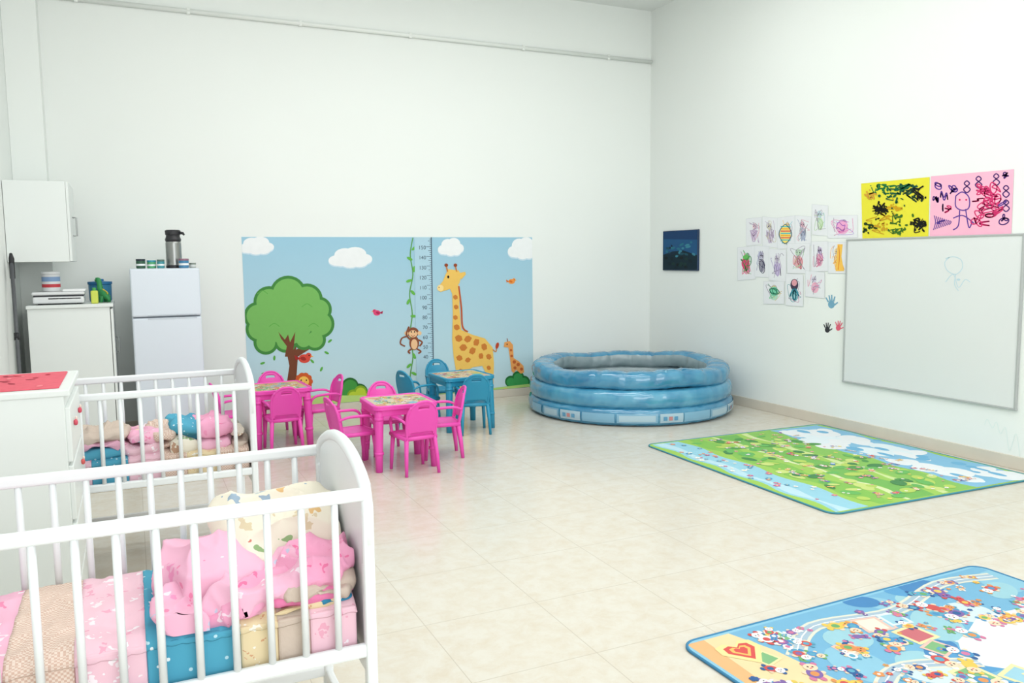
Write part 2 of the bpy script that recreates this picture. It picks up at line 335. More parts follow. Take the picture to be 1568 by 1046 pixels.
# ---------------------------------------------------------------- posters
b=MB(); A=Art(b,lambda x,y,z:(XR-.003-z,x,y),right)
A.poly([(1319,281),(1424,271),(1422,362),(1321,367)],(232,224,64))
R=random.Random(4)
cx_=lambda v:min(max(v,1324),1418)
cy_=lambda v:min(max(v,283),359)
for cx,cy,r,c,n in ((1352,290,18,(30,110,60),26),(1386,286,14,(24,80,70),24),(1395,300,14,(30,60,40),16),(1346,322,16,(20,22,18),24),(1370,318,14,(210,160,30),12),(1348,345,18,(204,160,40),20),(1378,345,20,(60,110,40),26),(1408,345,13,(22,24,20),24),(1410,300,9,(24,24,20),14),(1335,300,10,(214,160,60),10),(1330,350,9,(30,60,30),12),(1370,300,16,(30,90,60),14)):
    for k in range(n):
        x=cx_(cx+R.gauss(0,r*.5)); y=cy_(cy+R.gauss(0,r*.4))
        if k%3: A.disc(x,y,R.uniform(1,3.2),R.uniform(.8,2.2),c,rot=R.uniform(0,180),n=9)
        else: A.curve([(x,y),(cx_(x+R.uniform(-10,10)),cy_(y+R.uniform(-7,7))),(cx_(x+R.uniform(-12,12)),cy_(y+R.uniform(-9,9)))],R.uniform(1.2,2.6),c)
for x,y in ((1346,321),(1410,343)):
    for k in range(11): A.stroke([(x,y),(x+10*math.cos(k*.57),y+9*math.sin(k*.57))],2.2,(18,20,18),.8)
A.scrib(1385,287,14,(24,100,66),2,8,50,ry=5,loops=4)
b.obj('yellow_painted_poster')
b=MB(); A=Art(b,lambda x,y,z:(XR-.003-z,x,y),right)
A.poly([(1426,270),(1553,259),(1549,358),(1424,362)],(246,184,208))
pu=(92,60,150); mg=(214,52,112); dv=(70,40,110)
for i,(x,y,r,c) in enumerate(((1437,284,6,pu),(1446,300,7,pu),(1434,305,5,dv),(1452,320,6,mg),(1540,268,5,dv),(1535,312,7,pu),(1538,336,8,dv),(1440,340,7,pu),(1460,290,7,pu),(1444,318,6,dv))): A.scrib(x,y,r,c,1.9,i+10,36,loops=2)
for x,y in ((1499,278),(1526,274),(1541,292),(1481,285),(1541,314)): A.curve([(x,y),(x+4,y-4),(x,y-8),(x-4,y-4),(x,y),(x+5,y+5),(x,y+10),(x-5,y+5),(x,y)],1.9,dv)
A.curve([(1464,300),(1474,294),(1484,302),(1484,318),(1474,322),(1464,316),(1464,300)],1.8,pu); A.curve([(1470,322),(1468,345),(1460,352)],1.8,pu); A.curve([(1479,320),(1484,348),(1489,340)],1.8,pu); A.curve([(1460,334),(1475,330),(1492,342)],1.8,pu); A.disc(1470,306,1.5,1.5,mg); A.disc(1480,306,1.5,1.5,mg)
A.scrib(1512,295,17,mg,1.6,41,90,ry=10,loops=5); A.scrib(1514,318,17,mg,1.6,42,90,ry=14,loops=6)
for i,(x,y) in enumerate(((1500,290),(1512,292),(1524,288),(1498,306),(1512,310),(1526,306),(1502,326),(1516,330),(1528,324),(1508,342),(1496,338))): A.scrib(x,y,9,mg,1.8,100+i,30,ry=9,loops=2)
for k in range(9): A.curve([(1430+k*3,352-k),(1433+k*3,340),(1431+k*3,330+k)],1.3,pu)
b.obj('pink_painted_poster')
b=MB(); yA,yB2=7.53,6.91
b.box((XR-.012,(yA+yB2)/2,1.53),(.02,yA-yB2,.43),mat((26,52,84),.4,.1),.004)
A=Art(b,lambda x,y,z:(XR-.0222-z,x,y),lambda x,y:(yA-x*(yA-yB2),1.745-y*.43))
A.poly([(0.02,.02),(.98,.02),(.98,.98),(.02,.98)],(34,84,128)); A.poly([(0.02,.02),(.98,.02),(.98,.25),(.02,.2)],(28,62,104))
A.poly([(.02,.6),(.3,.52),(.6,.5),(.98,.62),(.98,.98),(.02,.98)],(14,40,52))
for k in range(24): A.disc(.1+.8*R.random(),.3+.35*R.random(),.07*R.random()+.02,.03,R.choice([(28,74,90),(40,110,130),(16,40,60),(60,130,150)]),rot=R.uniform(-30,30),n=8)
for k in range(16): A.disc(.1+.8*R.random(),.65+.3*R.random(),.05,.04,R.choice([(10,26,30),(20,50,50),(12,34,44)]),n=8)
b.obj('framed_picture')
# ---------------------------------------------------------------- children's drawings
b=MB(); A=Art(b,lambda x,y,z:(XR-.0015-z,x,y),right,step=.000015)
paper=(232,234,238)
pp=[(1143,334,1166,375,0),(1168,333,1191,378,1),(1191,332,1217,380,2),(1218,331,1242,375,3),(1244,314,1268,360,4),(1268,330,1313,364,5),(1130,378,1157,428,6),(1156,377,1178,424,7),(1178,382,1204,430,8),(1206,373,1240,418,9),(1243,370,1268,415,10),(1269,371,1296,418,11),(1170,431,1201,465,12),(1204,420,1230,468,13),(1234,416,1263,455,14)]
pal=[[(180,150,190),(230,170,190)],[(190,170,200),(200,190,150)],[(80,190,200),(240,190,70)],[(150,160,190),(220,150,170)],[(170,205,150),(150,190,210)],[(226,110,180),(150,90,200)],[(220,70,120),(70,170,90)],[(60,60,90),(150,150,190)],[(170,150,200),(190,180,200)],[(220,110,120),(150,200,150)],[(210,110,150),(180,150,210)],[(244,170,60),(240,190,90)],[(120,200,150),(210,190,120)],[(60,150,160),(190,110,150)],[(230,120,160),(190,180,210)]]
for x0,y0,x1,y1,i in pp:
    R=random.Random(i); k=R.uniform(-2,2); w=x1-x0; h=y1-y0; cx=(x0+x1)/2; cy=(y0+y1)/2
    A.poly([(x0-.5,y0+k-.5),(x1+.5,y0-k-.5),(x1+.5,y1-k+.5),(x0-.5,y1+k+.5)],(214,219,222))
    A.poly([(x0,y0+k),(x1,y0-k),(x1,y1-k),(x0,y1+k)],paper)
    c1,c2=pal[i]; ln=(146,136,156)
    A.disc(cx,cy+h*.12,w*.2,h*.22,tuple((a+240)/2 for a in c1)); A.scrib(cx,cy+h*.12,w*.24,c1,.9,i+3,30,ry=h*.26,loops=2)
    A.disc(cx+k,cy-h*.2,w*.15,h*.12,tuple((a+235)/2 for a in c2)); A.scrib(cx+k,cy-h*.2,w*.17,ln,.6,i+60,24,ry=h*.14,loops=1)
    A.disc(cx+k-w*.06,cy-h*.2,.8,1,(40,40,50),n=6); A.disc(cx+k+w*.06,cy-h*.2,.8,1,(40,40,50),n=6)
    for q in range(6): A.curve([(cx+R.uniform(-.4,.4)*w,cy+R.uniform(-.4,.4)*h),(cx+R.uniform(-.4,.4)*w,cy+R.uniform(-.4,.4)*h),(cx+R.uniform(-.4,.4)*w,cy+R.uniform(-.4,.4)*h)],.6,R.choice([ln,c1,c2]))
A.disc(1203,358,8,14,(250,226,120))
for k in range(7): A.stroke([(1196,347+k*3.4),(1211,347+k*3.4)],1.8,[(80,190,200),(244,170,60),(226,90,90)][k%3])
A.curve([(1203,343),(1195,352),(1194,362),(1203,373),(1212,362),(1211,352),(1203,343)],1.1,(60,110,120))
A.poly([(1283,374),(1291,374),(1289,393),(1293,415),(1280,415),(1282,396)],(248,196,90)); A.curve([(1285,376),(1286,393),(1284,413)],1,(220,120,40))
A.disc(1142,403,6,9,(222,70,120)); A.disc(1143,394,5,4,(110,190,100)); A.scrib(1143,404,8,(60,140,80),1,9,30,ry=12)
A.disc(1217,436,6,9,(70,60,80)); A.disc(1217,433,4,5,(226,160,170)); A.scrib(1217,450,7,(60,150,170),1.4,12,30,ry=10)
A.disc(1186,446,6,7,(120,204,170)); A.scrib(1186,446,8,(40,120,90),1,14,30,ry=9); A.disc(1290,345,9,6,(240,170,210)); A.scrib(1288,347,12,(150,80,180),1,15,40,ry=7)
b.obj('childrens_drawings')
def hand(A,x,y,s,c,rot=0):
    a=math.radians(rot); T=lambda px,py:(x+(px*math.cos(a)-py*math.sin(a))*s,y+(px*math.sin(a)+py*math.cos(a))*s)
    A.poly([T(.42*math.cos(t),.1+.5*math.sin(t)) for t in [k*math.pi/8 for k in range(16)]],c)
    for q in ((-.34,-.25,-.62,-.85),(-.12,-.35,-.2,-1.1),(.1,-.35,.16,-1.12),(.3,-.25,.55,-.88),(.38,.2,.85,-.1)): A.stroke([T(q[0],q[1]),T(q[2],q[3])],.2*s,c,.15*s)
b=MB(); A=Art(b,lambda x,y,z:(XR-.001-z,x,y),right)
hand(A,1273,465,12,(120,170,196),-5); hand(A,1267,504,9,(56,56,62),0); hand(A,1284,501,9,(226,100,124),8)
A.curve([(942,462),(950,454)],1,(150,214,220)); 
A.curve([(1508,650),(1512,642),(1520,655),(1526,646),(1532,664),(1540,655),(1546,690),(1556,664),(1562,700)],.7,(222,237,234))
b.obj('wall_handprints')
# ---------------------------------------------------------------- rugs
def critter(A,x,y,s,R,pal):
    A.layer()
    c=R.choice(pal); d=R.choice(pal); e=R.choice(pal); sk=(236,204,176); r=R.uniform(0,360)
    def T(px,py): a=math.radians(r); return x+(px*math.cos(a)-py*math.sin(a))*s, y+(px*math.sin(a)+py*math.cos(a))*s
    for q in (-.3,.3): p=T(q,-.75); A.disc(p[0],p[1],.2*s,.28*s,d,n=10)
    for q in (-.55,.55): p=T(q,.0); A.disc(p[0],p[1],.2*s,.2*s,sk,n=8)
    p=T(0,-.1); A.disc(p[0],p[1],.5*s,.6*s,c,rot=r,n=14)
    p=T(0,-.15); A.disc(p[0],p[1],.28*s,.3*s,e,rot=r,n=12)
    for q in (-.32,.32): p=T(q,1.05); A.disc(p[0],p[1],.2*s,.22*s,d,n=10)
    p=T(0,.65); A.disc(p[0],p[1],.46*s,.42*s,R.choice([sk,c,W]),rot=r,n=14)
    for q in (-.15,.15): p=T(q,.7); A.disc(p[0],p[1],.07*s,.09*s,(30,30,40),n=6)
    p=T(0,.52); A.disc(p[0],p[1],.14*s,.05*s,(220,70,80),n=6)
def flower(A,x,y,s,c,m=(240,212,100)):
    A.layer()
    for k in range(5): A.disc(x+s*.55*math.cos(k*1.257),y+s*.55*math.sin(k*1.257),s*.42,s*.42,c,n=8)
    A.disc(x,y,s*.3,s*.3,m,n=8)
def rug(name,w,h,loc,rz,edge,base,draw,r=.07):
    b=MB(); o=rrect(w,h,r)
    b.slab(o,0.0005,.008,mat(edge,.8,.04,20),.003,mat(base,.75,.04,10,.2))
    b.tube([(x,y,.006) for x,y in o+[o[0]]],.006,mat(edge,.7,.04,20),6,cap=False)
    A=Art(b,lambda x,y,z:(x,y,.0082+z),None,step=.000012,clamp=(-w/2+.012,w/2-.012,-h/2+.012,h/2-.012),rough=.6)
    draw(A,w,h); return b.obj(name,loc,rz)
def wavyband(A,x0,x1,h,c,R,amp=.02):
    n=28; a=[(x0+amp*math.sin(i*.9+x0*9),-h/2+h*i/n) for i in range(n+1)]; d=[(x1+amp*math.sin(i*.7+x1*5),-h/2+h*i/n) for i in range(n+1)]
    A.poly(a+d[::-1],c)
def draw1(A,w,h):
    R=random.Random(2); x=-w/2
    A.poly([(x+.03,-h/2+.03),(w/2-.03,-h/2+.03),(w/2-.03,h/2-.03),(x+.03,h/2-.03)],(156,198,92))
    h0=h; h=h-.05
    wavyband(A,x+.06,x+.30,h,(150,202,220),R); wavyband(A,x+.09,x+.15,h,(186,218,230),R)
    wavyband(A,x+.36,x+.52,h,(132,188,86),R,.03); wavyband(A,x+.62,x+.66,h,(216,226,178),R); wavyband(A,x+.66,x+.84,h,(118,180,90),R,.03)
    wavyband(A,x+.9,x+.95,h,(204,222,156),R); wavyband(A,x+.95,x+1.2,h,(136,190,94),R)
    wavyband(A,x+1.2,w/2-.03,h,(134,188,220),R,.02)
    for k in range(30): A.disc(x+1.42+R.uniform(-.18,.22),-h/2+.1+R.random()*(h-.2),R.uniform(.05,.13),R.uniform(.06,.16),R.choice([(230,234,238),(222,234,240),(230,234,238)]))
    for k in range(14): A.disc(x+1.42+R.uniform(-.1,.3),-h/2+.1+R.random()*(h-.2),R.uniform(.02,.05),R.uniform(.03,.08),(110,176,214))
    for k in range(100): A.disc(x+.36+R.random()*.85,-h/2+.05+R.random()*(h-.1),R.uniform(.02,.05),R.uniform(.03,.07),R.choice([(84,150,80),(180,206,100),(106,180,96),(200,216,128),(72,134,80)]),rot=R.uniform(0,180))
    A.base=A.z+.00003
    for k in range(46): flower(A,x+.08+R.random()*.22,-h/2+.05+R.random()*(h-.1),R.uniform(.012,.026),R.choice([(216,120,150),(226,146,130),(200,104,160),(240,240,240),(90,160,200)]))
    for k in range(80): flower(A,x+.34+R.random()*.95,-h/2+.05+R.random()*(h-.1),R.uniform(.010,.018),R.choice([(240,240,240),(236,216,120),(226,150,170)]))
    for k in range(70): critter(A,x+.4+R.random()*.95,-h/2+.08+R.random()*(h-.16),R.uniform(.02,.036),R,[(216,96,100),(230,196,110),(146,110,180),(226,156,120),(238,238,238),(90,146,200),(180,130,90)])
rug('alphabet_play_mat',1.76,1.93,(4.43,4.235,0),math.radians(-1.5),(64,140,160),(160,198,94),draw1)
def draw2(A,w,h):
    R=random.Random(7)
    A.poly([(-w/2+.02,-h/2+.02),(w/2-.02,-h/2+.02),(w/2-.02,h/2-.02),(-w/2+.02,h/2-.02)],(114,170,202))
    A.poly([(-w/2+.02,h/2-.02),(-w/2+.22,h/2-.02),(-w/2+.28,h/2-.2),(-w/2+.32,h/2-.5),(-w/2+.3,-h/2+.02),(-w/2+.02,-h/2+.02)],(226,204,160))
    A.poly([(-w/2+.02,h/2-.02),(-w/2+.10,h/2-.02),(-w/2+.07,h/2-.5),(-w/2+.02,h/2-.6)],(222,174,124))
    for k in range(40): A.disc(R.uniform(-.5,.8),R.uniform(-.5,.7)*h/1.4,R.uniform(.05,.15),R.uniform(.04,.11),R.choice([(86,150,196),(136,186,208),(70,128,180),(150,194,206),(198,214,218)]),rot=R.uniform(0,180))
    A.poly([(-.05,.14),(.08,.26),(.2,.30),(.34,.36),(.5,.34),(.68,.32),(.84,.24),(.84,-.3),(.6,-.38),(.4,-.33),(.26,-.18),(.12,-.04)],(222,228,231))
    for q in ([(-.55,.45),(-.3,.6),(.1,.55),(.5,.65),(.8,.6)],[(-.6,.05),(-.3,.22),(.0,.12)],[(-.4,-.2),(0,-.1),(.3,-.3)]): A.curve(q,.07,(212,212,198)); A.curve(q,.045,(160,182,198)); A.curve(q,.005,W)
    for k in range(22):
        x,y=R.uniform(-.78,.1),R.uniform(-.5,.62); a=R.uniform(-.3,.3); s=R.uniform(.035,.07); P=lambda u,v,s:(x+(u*math.cos(a)-v*math.sin(a))*s,y+(u*math.sin(a)+v*math.cos(a))*s)
        A.poly([P(-1,-1,s),P(1,-1,s),P(1,1,s),P(-1,1,s)],R.choice([(226,214,164),(210,226,232),(220,184,172)])); A.poly([P(-1,-1,s*.75),P(1,-1,s*.75),P(1,1,s*.75),P(-1,1,s*.75)],R.choice([(150,194,210),(192,106,114),(228,222,202),(124,174,124)]))
    for s,c in ((.09,(230,212,150)),(.062,(206,82,78)),(.042,(226,182,102)),(.028,(206,82,78))):
        x,y=-w/2+.17,h/2-.15; A.poly([(x,y-s*1.2),(x+s,y),(x+s*.9,y+s*.6),(x+s*.4,y+s*.75),(x,y+s*.4),(x-s*.4,y+s*.75),(x-s*.9,y+s*.6),(x-s,y)],c)
    A.base=A.z+.00003
    pal=[(196,82,80),(222,186,88),(76,140,186),(210,140,86),(200,116,152),(104,162,104),(124,98,158),(232,232,232),(50,92,146),(90,158,186)]
    def free(x,y): return not((.02<x<.86 and -.3<y<.27) or (x<-w/2+.3 and y>h/2-.3))
    for k in range(130): 
        x,y=R.uniform(-w/2+.06,w/2-.06),R.uniform(-h/2+.06,h/2-.06)
        if free(x,y): flower(A,x,y,R.uniform(.010,.022),R.choice(pal),R.choice(pal))
    for k in range(230):
        x,y=R.uniform(-w/2+.1,w/2-.1),R.uniform(-h/2+.1,h/2-.08)
        if free(x,y): critter(A,x,y,R.uniform(.026,.058),R,pal)
rug('cartoon_play_mat',1.72,1.45,(2.68,1.70,0),math.radians(1),(56,124,164),(136,188,212),draw2)
# ---------------------------------------------------------------- kids tables & chairs
pink=mat((236,78,182),.38,.03,4,.5,'pink_plastic'); blue=mat((36,144,180),.38,.03,4,.5,'blue_plastic')
def chair(m,loc,rz):
    b=MB(); b.M=Matrix.Diagonal((.80,.92,1,1))
    def seat(u,v):
        x=(u-.5)*2;y=(v-.5)*2; k=1-.10*(abs(x)**3)*(abs(y)**3)
        return (x*.145*k*(1+.06*y),y*.14*k,.262-.010*(1-x*x)*(1-y*y)-.014*max(0,y-.6))
    b.shell(seat,14,14,.010,m)
    b.tube([(x*.143,y*.137,.254) for x,y in [(-1,-1),(0,-1),(1,-1),(1.06,0),(1.1,1),(0,1.04),(-1.1,1),(-1.06,0),(-1,-1)]],.010,m,8,flat=1.5)
    for sx in (-1,1):
        b.tube([(sx*.128,-.125,.258),(sx*.142,-.145,.12),(sx*.15,-.158,0)],[.021,.018,.014],m,8)
        b.tube([(sx*.136,.118,.258),(sx*.146,.132,.12),(sx*.152,.142,0)],[.021,.018,.014],m,8)
        b.tube([(sx*.138,-.158,.36),(sx*.16,-.10,.382),(sx*.166,0,.384),(sx*.165,.08,.376),(sx*.158,.118,.34),(sx*.146,.122,.262)],[.012,.014,.015,.015,.013,.014],m,8,flat=.7,up=(0,0,1),smooth_path=5)
        b.tube([(sx*.125,-.13,.25),(sx*.136,-.15,.34),(sx*.134,-.168,.42),(sx*.105,-.185,.475)],[.014,.013,.012,.010],m,8,smooth_path=4)
    def bk(u,v):
        x=(u-.5)*2; top=.238-.055*abs(x)**2.6
        z=.275+top*v; return (x*(.132+.01*math.sin(v*3)-.02*v*v),-.128-.062*v-.012+.03*x*x*(.4+.6*v)-.01,z)
    def mask(u,v):
        x=abs(u-.5)*2
        return (.78<v<.88 and x<.38) or (.0<=v<.1 and x<.75)
    b.shell(bk,26,24,.009,m,mask)
    P=[bk(u/20,1) for u in range(21)]; b.tube(P,.009,m,8)
    o=b.obj('kids_chair',loc,rz); return o
def table(m,loc,rz,seed,lid):
    b=MB(); R=random.Random(seed); SC=Matrix.Diagonal((.93,.93,1,1)); b.M=SC
    b.slab(rrect(.50,.50,.06),.435,.46,m,.006)
    b.tube([(x,y,.457) for x,y in rrect(.485,.485,.055)+[rrect(.485,.485,.055)[0]]],.009,m,8,cap=False)
    for a in range(4):
        b.M=SC@Matrix.Rotation(a*math.pi/2,4,'Z'); b.box((0,.225,.415),(.40,.012,.05),m,.004)
        b.tube([(.2,.2,.44),(.203,.203,.38),(.212,.212,.15),(.216,.216,0)],[.036,.034,.030,.027],m,10)
        for z in (.12,.36): b.tube([(.204+.01*(1-z/.4),.204+.01*(1-z/.4),z),(.204+.01*(1-z/.4),.204+.01*(1-z/.4),z+.02)],[.035,.035],m,10)
    b.M=SC
    A=Art(b,lambda x,y,z:(x,y,.4603+z),None,step=.00001,clamp=(-.215,.215,-.215,.215))
    A.poly(rrect(.44,.44,.04),lid)
    pal=[(206,110,90),(110,170,110),(220,180,90),(100,150,190),(230,230,225),(200,130,150),(140,110,80)]
    for k in range(18): A.disc(R.uniform(-.2,.2),R.uniform(-.2,.2),R.uniform(.03,.07),R.uniform(.02,.05),R.choice([(140,186,140),(206,186,120),(130,176,200),(210,150,130)]),rot=R.uniform(0,180))
    A.base=A.z+.00003
    for k in range(34): critter(A,R.uniform(-.18,.18),R.uniform(-.18,.18),R.uniform(.02,.036),R,pal)
    for k in range(20): flower(A,R.uniform(-.2,.2),R.uniform(-.2,.2),R.uniform(.007,.014),R.choice(pal))
    return b.obj('kids_table',loc,rz)
D=math.radians
table(pink,(1.70,5.60,0),D(-1),1,(204,196,170)); table(pink,(1.03,6.69,0),D(3),2,(206,174,130)); table(blue,(2.58,6.60,0),D(2),3,(206,190,160))
chair(pink,(1.73,5.34,0),D(5)); chair(pink,(1.38,5.64,0),D(-82)); chair(pink,(2.04,5.66,0),D(80)); chair(pink,(1.72,5.97,0),D(176))
chair(pink,(1.02,6.42,0),D(2)); chair(pink,(1.36,6.68,0),D(98)); chair(pink,(.72,6.74,0),D(-86)); chair(pink,(1.06,7.02,0),D(182))
chair(blue,(2.58,6.33,0),D(-12)); chair(blue,(2.59,7.10,0),D(178)); chair(blue,(2.24,6.74,0),D(-70))
# ---------------------------------------------------------------- inflatable pool
b=MB()
def poolmat(name,c,c2,rough):
    m=bpy.data.materials.new(name); m.use_nodes=True; nt=m.node_tree; q=nt.nodes['Principled BSDF']; N=nt.nodes.new; K=nt.links.new
    tc=N('ShaderNodeTexCoord'); n=N('ShaderNodeTexNoise'); n.inputs['Scale'].default_value=7; n.inputs['Detail'].default_value=2; K(tc.outputs['Object'],n.inputs['Vector'])
    cr=N('ShaderNodeValToRGB'); cr.color_ramp.elements[0].position=.35; cr.color_ramp.elements[1].position=.65; cr.color_ramp.elements[0].color=L(c); cr.color_ramp.elements[1].color=L(c2)
    K(n.outputs['Fac'],cr.inputs[0]); K(cr.outputs[0],q.inputs['Base Color']); q.inputs['Roughness'].default_value=rough; q.inputs['Specular IOR Level'].default_value=1.0
    return m
pb=poolmat('pool_vinyl_blue',(48,126,166),(72,148,184),.09); pb2=poolmat('pool_vinyl_light',(60,140,178),(88,162,194),.08); pg=poolmat('pool_liner_grey',(136,156,162),(156,172,178),.35)
NA=220
rings=((.082,.985,.082,.10),(.228,.975,.088,.11),(.385,.95,.082,.11))
for ri,(zc,Ro,rv,rh) in enumerate(rings):
    vo=[];NS=24
    for i in range(NA):
        a=2*math.pi*i/NA; cr_=abs(math.cos(a*(11 if ri==2 else 9)+ri))**14 if ri else abs(math.cos(a*13))**20
        sag=.012*math.sin(3*a+1)+.008*math.sin(7*a) if ri==2 else 0
        for j in range(NS):
            q=2*math.pi*j/NS; k=1-.12*cr_*(1 if ri==2 else .25)*(math.sin(q)>-.5)
            w=.005*noise.noise(Vector((a*14,q*2,ri)))+.005*noise.noise(Vector((a*40,q*3,ri)))
            c_,s_=math.cos(q),math.sin(q)
            r=Ro-rh+(rh*k+w)*math.copysign(abs(c_)**.62,c_); z=zc+(rv*k+w)*math.copysign(abs(s_)**.75,s_)+sag
            vo.append((r*math.cos(a),r*math.sin(a),max(z,.001)))
    fb=[];fg=[]
    for i in range(NA):
        for j in range(NS):
            f=(i*NS+j,((i+1)%NA)*NS+j,((i+1)%NA)*NS+(j+1)%NS,i*NS+(j+1)%NS)
            q=2*math.pi*(j+.5)/NS
            (fg if (math.cos(q)<-.2 and (ri<2 or math.sin(q)<.55)) else fb).append(f)
    b.add(vo,fb,pb if ri!=1 else pb2,True); b.add(vo,fg,pg,True)
b.add([(.86*math.cos(2*math.pi*i/64),.86*math.sin(2*math.pi*i/64),.012) for i in range(64)],[tuple(range(64))],pg)
pr=mat((128,176,202),.3,.05,8); pd=mat((92,152,188),.3,.05,8); prr=mat((190,130,130),.3,.05,8); pw=mat((170,198,212),.3,.05,8)
def panel(a0,a1,z0,z1,m,off=.003):
    n=max(3,int((a1-a0)*24)); vs=[];fs=[]
    for i in range(n+1):
        a=a0+(a1-a0)*i/n
        for j in range(7):
            z=z0+(z1-z0)*j/6; s_=max(-.98,min(.98,(z-.082)/.082)); sn=abs(s_)**(1/.75); c_=math.sqrt(max(0,1-sn*sn))**.62
            r=.985-.10+.10*c_+off; vs.append((r*math.cos(a),r*math.sin(a),z))
    for i in range(n):
        for j in range(6): fs.append((i*7+j,(i+1)*7+j,(i+1)*7+j+1,i*7+j+1))
    b.add(vs,fs,m,True)
R=random.Random(1)
a=D(170); k=0
while a<D(345):
    w=R.choice([.22,.3,.36]); panel(a,a+w,.035,.115,(pr,pr,pw)[k%3],.005); 
    if k%3==1: panel(a+.02,a+w-.02,.048,.102,pw,.0065)
    if k%3==2:
        for q in range(3): panel(a+.03+q*.05,a+.065+q*.05,.055,.09,(prr if q==1 else pd),.0075)
    a+=w+R.choice([.01,.02,.04]); k+=1
b.tube([(-.2,-.88,.45),(-.2,-.885,.48)],[.018,.014],pb2,12)
b.obj('inflatable_pool',(4.375,6.68,0))
# ---------------------------------------------------------------- cribs
white=mat((232,236,238),.35,.012,3,.45,'white_lacquer')
pinkprint=printed('pink_print_fabric',(236,174,202),[(232,140,176),(242,220,230),(234,150,190),(196,200,222),(238,212,180),(242,224,234)],13,.26,base2=(240,192,212))
cream=printed('cream_print_fabric',(232,224,206),[(206,130,114),(146,176,126),(222,184,130),(190,154,130),(154,174,192),(216,200,170)],13,.30,base2=(236,230,216))
bluedot=printed('blue_dot_fabric',(76,158,188),[(230,240,244),(184,220,232)],34,.16,base2=(94,172,198),dist=0)
pinksm=printed('pale_pink_fabric',(236,196,210),[(242,228,234),(230,168,190),(244,234,240)],22,.28)
hotpp=printed('rose_print_fabric',(234,156,190),[(230,122,164),(242,214,228),(230,148,182)],18,.24,base2=(238,174,202))
plaidm=plaid('tan_plaid_fabric',(208,176,160),(228,210,198),170); beige=mat((204,188,175),.9,.06,10,.1,bump=.2); greyc=mat((180,178,176),.9,.06,10,.1,bump=.2)
yel=printed('yellow_print',(228,210,172),[(212,164,128),(238,234,224)],26,.2); hotp=mat((230,130,176),.85,.08,12,.15,bump=.1); dblue=mat((56,134,170),.85,.08,12,.15)
def crib(loc,x0,x1,w,sheet,extra,sp=.083):
    b=MB(); zt=.884; zb=.455; yf,yb=0,w
    for y in (yf,yb):
        b.box(((x0+x1)/2,y,zt-.016),(x1-x0,.024,.034),white,.009,seg=3); b.box(((x0+x1)/2,y,zb),(x1-x0,.022,.036),white,.007)
        n=int(round((x1-x0)/sp))
        for i in range(1,n): 
            x=x0+(x1-x0)*i/n; b.tube([(x,y,zb),(x,y,zt-.02)],.0092,white,10)
    for x in (x0,x1):
        for y in (yf,yb): b.box((x,y,.42),(.030,.034,.82),white,.008)
        arch=[(y,.872+.098*math.sin(math.pi*(t))**.6 if 0<t<1 else .845) for t,y in [(k/24,yf-.004+(w+.008)*k/24) for k in range(25)]]
        b.tube([(x,y,z-.012) for y,z in [(yf,.70)]+arch+[(yb,.70)]],.0165,white,10,up=(1,0,0))
        vs=[];
        for y,z in arch: vs+= [(x-.007,y,.40),(x-.007,y,z-.012),(x+.007,y,.40),(x+.007,y,z-.012)]
        fs=[]
        for i in range(24):
            k=i*4; fs+=[(k,k+4,k+5,k+1),(k+2,k+3,k+7,k+6)]
        b.add(vs,fs,white,True); b.box((x,w/2,.41),(.026,w,.045),white,.006); b.box((x,w/2,.12),(.024,w,.05),white,.006)
        for y in (yf,yb): b.lathe([(0,.03),(.014,.03),(.024,.02),(.024,.004),(.0,.0)],mat((120,120,124),.5),(x,y,0),12)
    b.box(((x0+x1)/2,w/2,.44),(x1-x0-.04,w-.03,.02),mat((214,190,160),.6,.08),.003)
    b.box(((x0+x1)/2,yb,.14),(x1-x0,.02,.035),white,.005)
    for a,c,m in sheet:
        def top(u,v,a=a,c=c): 
            x=a+(c-a)*u; y=.022+(w-.044)*v; e=min(v,1-v)*10; 
            return (x,y,.578-.03*max(0,1-e)**2+.010*noise.noise(Vector((x*9,y*9,3)))+.008*(1-abs(noise.noise(Vector((x*22,y*12,5)))))**3)
        b.shell(top,14,34,.006,m)
        b.box(((a+c)/2,w/2,.51),(c-a,w-.05,.115),m,.006)
    extra(b)
    return b.obj('crib',loc)
LM=(-.68,.500,.02,.53)
def ex1(b):
    fb=.578
    b.folded((.36,.20,.575),(.26,.32,.05),2,[yel,hotp],.06,1)
    b.folded((.43,.17,.575),(.11,.27,.05),2,[dblue,beige],.05,51)
    b.lump((.37,.22,.625),(.12,.19,.024),beige,(0,.0,.15),.45,.02,8,n=84,seed=2,lim=LM)
    b.lump((.46,.36,.67),(.035,.15,.06),greyc,(0,.1,-.1),.6,.03,8,seed=4,lim=LM)
    # pink quilt heap, its left tail and the rolled front
    b.lump((.155,.25,.630),(.12,.18,.085),pinkprint,(.1,-.30,.3),1.0,.034,6,n=130,seed=5,flatb=fb,lim=LM)
    b.lump((.085,.11,.60),(.06,.12,.042),pinkprint,(0,.2,-.3),.9,.03,7,n=90,seed=6,flatb=fb,lim=LM)
    b.lump((.30,.11,.640),(.18,.08,.040),pinkprint,(0,-.16,.16),.8,.028,8,n=130,seed=7,lim=LM)
    b.lump((.24,.085,.615),(.12,.05,.034),hotpp,(0,-.14,.15),.8,.025,9,n=100,seed=17,lim=LM)
    b.lump((.41,.12,.668),(.10,.09,.030),hotpp,(.15,-.14,.25),.75,.025,8,n=110,seed=9,lim=LM)
    # cream pillow leaning on the heap
    b.lump((.345,.29,.715),(.165,.135,.048),cream,(.78,-.08,.10),.5,.026,6,n=130,seed=8,sq=(.8,1.0),lim=LM)
